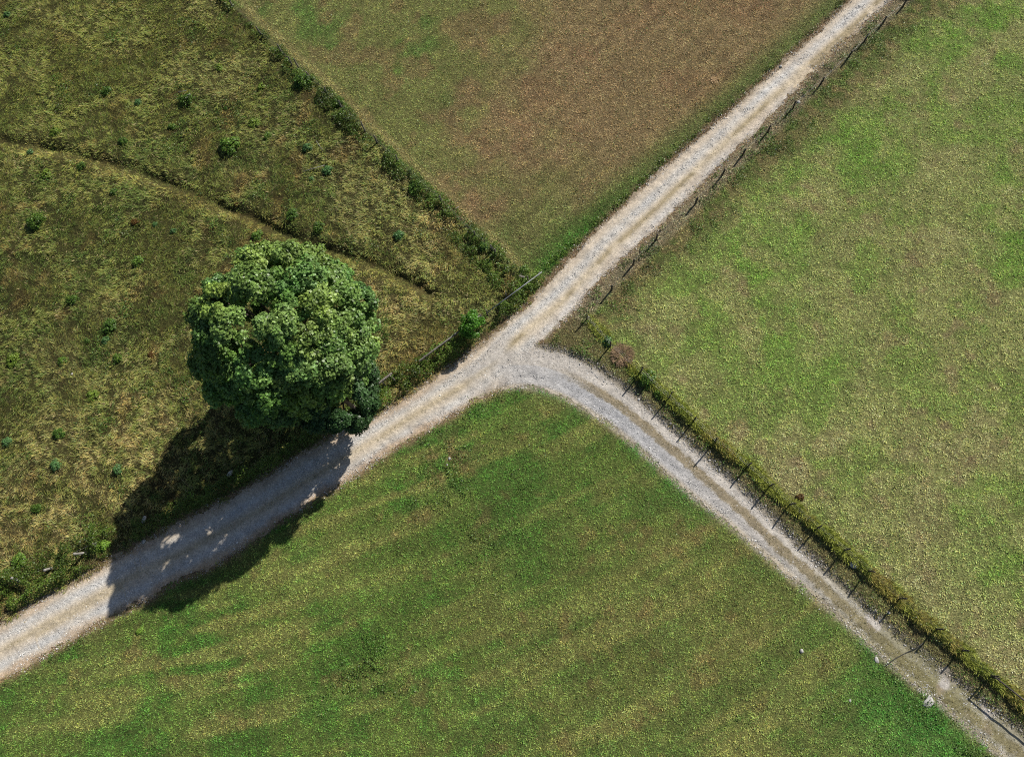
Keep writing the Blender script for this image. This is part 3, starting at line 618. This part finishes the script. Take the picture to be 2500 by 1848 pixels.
SHRUBS = [  # photo px x, y, radius in px, kind, label
 (531,160,18,'yellow','round yellow-green shrub near the brambly fence, highest of the large meadow shrubs'),
 (255,218,21,'dark','dark shrub in the upper left of the meadow, left of the bluish one'),
 (332,244,15,'blue','small bluish-green shrub between two larger dark shrubs'),
 (452,243,29,'dark','largest dark shrub in the meadow, with pale sticks on top'),
 (129,316,23,'yellow','rounded yellow-green shrub just above the worn path at the far left'),
 (295,340,18,'dark','dark shrub with a rusty patch of grass on its right'),
 (617,296,22,'yellow','olive shrub below the dark fence brambles, right of the biggest shrub'),
 (649,326,16,'mid','green shrub just right of and below an olive shrub'),
 (560,352,34,'mid','wide low sprawling green shrub above the bend of the path'),
 (748,356,18,'blue','blue-green shrub beside the slim pale stake'),
 (416,304,15,'mid','little green shrub directly below the largest dark shrub'),
 (67,366,13,'blue','small bluish shrub just below the path at the far left'),
 (194,402,18,'dark','dark shrub just below the path, right of the small bluish one'),
 (106,420,22,'yellow','yellowish low shrub a little below the path on the left'),
 (272,463,14,'dark','dark shrub alone between the path and the reddish tuft'),
 (84,538,34,'dark','broad dark sprawling shrub near the left edge'),
 (418,560,13,'blue','tiny blue-green shrub above and left of the maple crown'),
 (372,543,11,'blue','faint bluish shrub beside the reddish dead tuft'),
 (623,569,20,'mid','green shrub peeping above the top of the maple crown'),
 (757,433,13,'blue','small bluish shrub below the slim pale stake'),
 (797,412,20,'blue','grey-green shrub near the brambles, below the straw patch'),
 (709,520,22,'dark','dark shrub beside the trough of the path above the maple'),
 (776,550,22,'dark','dark shrub hugging the path trough right above the maple'),
 (11,30,13,'blue','bluish shrub in the top left corner'),
 (634,206,17,'yellow','low olive shrub near the top of the brambly fence'),
 (545,257,9,'dark','tiny dark shrub right of the largest shrub'),
 (972,571,18,'blue','round blue-green shrub among the straw near the gate end of the meadow'),
 (330,633,20,'mid','green shrub left of the maple, highest of those beside it'),
 (172,731,20,'dark','dark leafy shrub at mid height far left of the maple'),
 (262,792,25,'dark','wide dark shrub level with the middle of the maple'),
 (204,828,11,'dark','little dark shrub with a gap of straw on its left'),
 (251,827,15,'blue','small bluish shrub just below a wide dark one'),
 (145,877,17,'mid','mid-green shrub above the white litter speck'),
 (282,870,16,'mid','mid-green shrub left of the dark brown tuft'),
 (218,962,21,'yellow','yellow-green leafy shrub in the middle of the lower meadow'),
 (138,1057,20,'dark','dark shrub among pale lying grass in the lower meadow'),
 (131,1133,18,'blue','round blue-green shrub left of the tree shadow'),
 (281,1144,18,'blue','round blue-green shrub close to the edge of the tree shadow'),
 (9,1077,17,'blue','bluish shrub cut by the left edge of the picture'),
 (82,1241,18,'dark','dark shrub above the brambles in the lower left'),
 (22,874,26,'yellow','yellow-green shrub at the left edge level with the maple base'),
 (507,873,14,'blue','pale bluish shrub at the lower left foot of the maple crown'),
 (243,1332,22,'bright','bright green shrub by the leaning post at the corner of the shadow'),
 (41,1368,22,'mid','bright leafy shrub in the brambles at the lower left'),
 (738,196,34,'dark','big dark bush in the brambles near the top of the old fence'),
 (822,244,22,'dark','dark round bush beside the second leaning post pair of the old fence'),
 (1012,455,26,'dark','dark bush on the old fence past half way, no post in it'),
 (1178,596,17,'blue','blue-green bush in the brambles close to the pole barrier'),
 (1280,653,16,'mid','green bush where the brambles end at the pole barrier'),
 (1230,745,22,'dark','dark bush under the middle of the pole barrier'),
 (1484,829,18,'blue','bluish-green bush by the first posts of the side-track fence'),
 (1582,922,30,'dark','dark round bush on the bank just past the brown dead grass'),
 (1612,958,18,'mid','green bush on the bank beside a leaning post'),
 (1958,1212,12,'brown','small rusty bush on the pasture side of the side-track fence'),
 (365,863,14,'brown','dark brown dead tuft left of the maple'),
 (571,490,12,'brown','dark brown tuft just below the path above the maple'),
 (325,537,16,'brown','reddish dead tuft in the upper meadow'),
 (332,1540,11,'bright','single bright green plant in the lower field below the shadowed track'),
 (2545,1522,24,'dark','dark bush at the far right edge of the pasture')]
cnt = {}
for px, py, r, kind, label in SHRUBS:
    v = SH[kind]; i = cnt.get(kind, 0); cnt[kind] = i+1
    h_ = .45; p = at(px, py, h_*.8); sc_ = r*(H-h_)/F/1.08
    o = bpy.data.objects.new('shrub' if kind != 'brown' else 'dead_tuft', v[i % len(v)]); col.objects.link(o)
    o.location = (p[0], p[1], float(gz(np.array([p[0]]), np.array([p[1]]))[0])-.03); o.rotation_euler = (0, 0, random.uniform(0, 6.28))
    hs = min(sc_*.85, .7); o.scale = (sc_, sc_*random.uniform(.8, 1.0), hs)
    o['label'] = label; o['category'] = 'shrub' if kind != 'brown' else 'dead plant'; o['group'] = 'shrubs and tufts growing wild'

# dead grass mound on the bank by the junction
p = at(1520, 868); rg = np.random.default_rng(77); n = 1500
x = p[0]+rg.normal(0, .42, n); y = p[1]+rg.normal(0, .42, n); k = (x-p[0])**2+(y-p[1])**2 < .45; x, y = x[k], y[k]; n = len(x)
hh = .22*np.exp(-((x-p[0])**2+(y-p[1])**2)/.35)
c = mixc(np.broadcast_to(lin((170, 142, 110)), (n, 3)), np.broadcast_to(lin((128, 108, 88)), (n, 3)), rg.random(n))*(.6+.8*rg.random(n))[:, None]
o = blades('dead_grass_mound', x-p[0], y-p[1], gz(x, y)+hh, rg.uniform(.15, .4, n), rg.uniform(.02, .035, n), np.arctan2(y-p[1], x-p[0])+rg.normal(0, .6, n), rg.uniform(.8, 1.5, n), c, M_grass, label='mound of brown dead grass on the bank by the junction', category='dead grass')
o.location = (p[0], p[1], 0)
p = at(1742, 196); n = 160; x = rg.normal(0, .12, n); y = rg.normal(0, .12, n)
o = blades('straw_tuft', x, y, gz(x+p[0], y+p[1]), rg.uniform(.15, .3, n), rg.uniform(.02, .04, n), rg.uniform(0, 6.28, n), rg.uniform(.6, 1.3, n), np.broadcast_to(lin((216, 190, 150)), (n, 3))*(.8+.4*rg.random((n, 1))), M_grass, label='single pale straw tuft in the brown upper field', category='straw')
o.location = (p[0], p[1], 0)

# ------------------------------------------------------------------ fences
def z0(p): return float(gz(np.array([p[0]]), np.array([p[1]]))[0])
def post_mesh(r, seed, n=7):
    V, Q = tube([(0, 0, -.25), (0, 0, .2), (.01, .0, .6), (0, .01, .97), (0, 0, 1.0)], [r*1.05, r, r*.97, r*.93, r*.6], n, True, .06, seed)
    return poly_mesh('post', V, Q, None, False)
def fence(name, posts, h, r, mat, label, wires=3, tilt=3.0, cat='fence', seed=1, wlim=None):
    """posts: photo pixels of their feet, or (x, y, height)"""
    rg = random.Random(seed); P = [at(q[0], q[1]) for q in posts]; hs = [q[2] if len(q) > 2 else h for q in posts]
    rt = root(name, (P[0][0], P[0][1], z0(P[0])), label, cat); b = np.array([P[0][0], P[0][1], z0(P[0])])
    ms = [post_mesh(r, seed+i) for i in range(2)]
    for m in ms: m.materials.append(mat)
    tops = []
    for i, (p, hh) in enumerate(zip(P, hs)):
        o = bpy.data.objects.new('post', ms[i % 2]); col.objects.link(o); o.parent = rt
        l = np.array([p[0], p[1], z0(p)])-b; o.location = [float(v) for v in l]; o.scale = (1, 1, hh)
        o.rotation_euler = (math.radians(rg.gauss(0, tilt)), math.radians(rg.gauss(0, tilt)), rg.uniform(0, 6)); tops.append((l, hh))
    for k in range(wires):
        f_ = .92-.3*k
        for (l1, h1), (l2, h2) in zip(tops[:-1], tops[1:]):
            if np.hypot(*(l1-l2)[:2]) > (wlim or 9): continue
        V, Q = join([tube([tuple(l1+[0, 0, h1*f_]), tuple((l1+l2)/2+[0, 0, (h1+h2)/2*f_-.03]), tuple(l2+[0, 0, h2*f_])], .0035, 4, False) for (l1, h1), (l2, h2) in zip(tops[:-1], tops[1:])])
        link('wire', poly_mesh('wire', V, Q), M_wire, rt)
    return rt, b
fence('wire_fence', [(569,18),(637,84),(688,130),(713,160),(729,166),(760,196),(800,235),(836,268),(892,322),(921,350),(972,398),(1078,496),(1161,579),(1201,612),(1211,622)], .95, .055, M_wood, 'old wire fence of thin grey posts standing in the brambles between meadow and upper field', 3, 4, seed=10)
TOP = [((2216,2),(2188,39)),((2164,45),(2142,78)),((2123,84),(2093,127)),((2084,123),(2052,170)),((2013,194),(1990,224)),((1948,246),(1919,291)),((1886,306),(1857,349)),((1826,360),(1795,405)),((1774,414),(1747,449)),((1711,481),(1681,520)),((1615,566),(1582,617)),((1560,626),(1526,676)),((1505,692),(1475,732))]
fence('wire_fence', [(t[0]*.58+s_[0]*.42, t[1]*.58+s_[1]*.42,   .70+.20*i/12) for i, (t, s_) in enumerate(TOP)], .7, .065, M_darkwood, 'row of short dark posts with wire along the right side of the upper track', 2, 2, seed=20)
fence('wire_fence', [(1433,779,.95),(1490,845,1.0),(1562,912,1.25),(1631,975,1.2),(1692,1029),(1744,1080,1.25),(1824,1140),(1877,1187),(1925,1232),(1992,1290),(2057,1344,1.15),(2114,1392,1.15),(2192,1461,1.1),(2279,1535),(2342,1587),(2412,1648)], 1.1, .05, M_darkwood, 'long fence of dark posts standing in the grassy bank beside the side track', 3, 3, seed=30)
fence('wire_fence', [(51,1420,.95),(126,1386,.6),(209,1349,1.15),(236,1329,.6)], 1.0, .085, M_palewood, 'short row of thick bleached posts leaning in the bushes at the lower left', 1, 7, seed=40)
def beam(a_, b_, w, h, base, mat, name, parent):
    """squared rail between two points"""
    a_, b_ = np.array(a_)-base, np.array(b_)-base; d = b_-a_; L_ = np.linalg.norm(d); d /= L_; s_ = np.cross(d, [0, 0, 1]); s_ /= np.linalg.norm(s_); u_ = np.cross(s_, d); V = []
    for k in range(5):
        c = a_+d*L_*k/4+u_*.012*math.sin(k*2.1)
        for q in ((-1, -1), (1, -1), (1, 1), (-1, 1)): V.append(c+s_*w/2*q[0]+u_*h/2*q[1])
    Q = [(0, 3, 2, 1), (16, 17, 18, 19)]
    for k in range(4):
        for j in range(4): Q.append((k*4+j, k*4+(j+1) % 4, k*4+4+(j+1) % 4, k*4+4+j))
    o = link(name, poly_mesh(name, V, Q), mat, parent); m = o.modifiers.new('bevel', 'BEVEL'); m.width = min(w, h)*.2; m.segments = 2; return o
def rail_fence(posts, label, rails, h, w, seed, pr=.05, mat=None):
    rt, b = fence('wooden_fence', posts, h, pr, mat or M_wood, label, 0, 3, seed=seed)
    for (q1, q2, zz) in rails:
        p1, p2 = at(*q1, zz), at(*q2, zz); beam(p1, p2, w, .13, b, mat or M_wood, 'rail', rt)
    return rt
rail_fence([(966,931,1.05),(941,942,.95),(893,980,1.05)], 'short grey plank fence with three posts between the tree and the track', [((957,911),(882,968),.98)], 1.0, .13, 50)
rail_fence([(1041,882,1.0),(1100,838,.9),(1178,781,1.05)], 'grey rail fence with two posts running into the lime-green bush', [((1023,882),(1172,771),.95)], 1.0, .09, 51)
# pole barrier across the meadow gateway
rt, b = fence('pole_barrier', [(1191,770,.85),(1236,726,.75),(1292,690,1.05),(1317,676,.9)], 1.0, .045, M_wood, 'long pale metal pole barrier closing the meadow gateway', 0, 3, 'barrier', seed=60)
e1, e2 = at(1188, 764, 1.0)-b, at(1323, 664, 1.0)-b
V, Q = tube([tuple(e1), tuple(e2)], .034, 10, True); link('pole', poly_mesh('pole', V, Q, None, True), M_metal, rt)
p1, p2 = at(1268, 673, .5), at(1281, 677, .5)
beam(p1, p2, .12, .03, b, M_wood, 'board', rt)
# pole rail at the lower right corner
rt, b = fence('pole_rail', [(2416,1651,.95),(2560,1768,.95)], .95, .05, M_darkwood, 'dark round pole rail at the lower right end of the side-track fence', 0, 2, 'barrier', seed=61)
e1, e2 = at(2429, 1652, 1.0)-b, at(2575, 1768, 1.0)-b
V, Q = tube([tuple(e1), tuple((e1+e2)/2), tuple(e2)], .045, 10, True); link('pole', poly_mesh('pole', V, Q, None, True), M_darkwood, rt)
# thin dark tube laid as a bent line across the side track
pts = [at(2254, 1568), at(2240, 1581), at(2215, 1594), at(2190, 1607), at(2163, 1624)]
V, Q = tube([(p[0], p[1], z0(p)+.07) for p in pts], .022, 6); o = link('dark_line', poly_mesh('dark_line', V, Q, None, True), M_black, label='thin dark line across the side track', category='dark_line')
# standing stakes and sticks
def stick(name, foot, top, hh, r, mat, label, cat, lying=False):
    p = at(*foot); z_ = z0(p); q = at(*top, hh); V, Q = tube([(0, 0, 0), ((q[0]-p[0])/2+.01, (q[1]-p[1])/2, (q[2]-z_)/2), (q[0]-p[0], q[1]-p[1], q[2]-z_)], [r, r*.95, r*.8], 7, True, .06, 5)
    o = link(name, poly_mesh(name, V, Q), mat, label=label, category=cat); o.location = (p[0], p[1], z_)
stick('stake', (789,371), (772,345), 1.0, .03, M_palewood, 'slim pale stake standing alone in the meadow', 'stake')
stick('stick', (443,236), (466,231), .75, .035, M_palewood, 'pale stick lying on the largest dark shrub', 'stick')
stick('stick', (436,226), (455,222), .65, .03, M_palewood, 'shorter pale stick across the back of the largest dark shrub', 'stick')
stick('dead_branch', (735,419), (792,404), .25, .03, M_palewood, 'curved dead branch in the meadow below the slim pale stake', 'branch')
stick('dead_branch', (1092,520), (1120,505), .45, .025, M_palewood, 'thin pale dead branch in the brambles of the old fence', 'branch')

# ------------------------------------------------------------------ single stones and litter
def stone(px, py, r, label, mat=None, flat=.6, name='stone', cat='stone', elong=1.0, dz=.0):
    rg = np.random.default_rng(int(px)); bm_v = []; nu, nv = 9, 6
    p = at(px, py); V = []; Q = []
    for j in range(nv+1):
        th = math.pi*j/nv
        for i in range(nu):
            ph = 2*math.pi*i/nu; d = np.array([math.sin(th)*math.cos(ph), math.sin(th)*math.sin(ph), math.cos(th)]); k = 1+.22*math.sin(3*d[0]+px)*math.cos(2.3*d[1]+py)+.06*rg.normal()
            if j in (0, nv): k = 1
            V.append(d*r*k*np.array([elong, 1/elong**.5, flat]))
    for j in range(nv):
        for i in range(nu): Q.append((j*nu+i, (j+1)*nu+i, (j+1)*nu+(i+1) % nu, j*nu+(i+1) % nu))
    o = link(name, poly_mesh(name, V, Q), mat or M_stone, label=label, category=cat); o.location = (p[0], p[1], z0(p)+r*flat*.45+dz); o.rotation_euler = (0, 0, rg.uniform(0, 3))
stone(1957, 1589, .12, 'white stone on a bare spot in the lower field')
stone(2267, 1713, .30, 'large flat pale rock at the grass edge of the side track', flat=.22, elong=1.35)
stone(2083, 1378, .24, 'white boulder in the shade of the side-track fence')
stone(2141, 1611, .15, 'bluish-white flat stone at the grass rim of the side track', flat=.25, elong=1.4)
stone(1949, 251, .14, 'white stone at the foot of a post by the upper track')
stone(1907, 160, .11, 'small white stone on the left rim of the upper track')
stone(562, 1157, .18, 'pale stone in the tree shadow above the track', elong=1.5)
stone(352, 1268, .17, 'long pale stone in the shadow near the lower left', elong=1.5)
stone(348, 1321, .14, 'pale stone on the track rim in the shadow')
stone(175, 913, .08, 'small white speck of litter in the meadow')
stone(1098, 1120, .10, 'pinkish stone on a bare patch in the lower field')
stone(1092, 1135, .07, 'small stone beside the pinkish stone in the lower field')
stone(2170, 1495, .10, 'small pale stone at the tip of a post shadow')
stone(433, 1046, .06, 'tiny white stone at the shadow edge in the meadow')
stone(2076, 1710, .08, 'low grey stone in the lower field near the side track', flat=.3)
print('objects', len(bpy.data.objects))
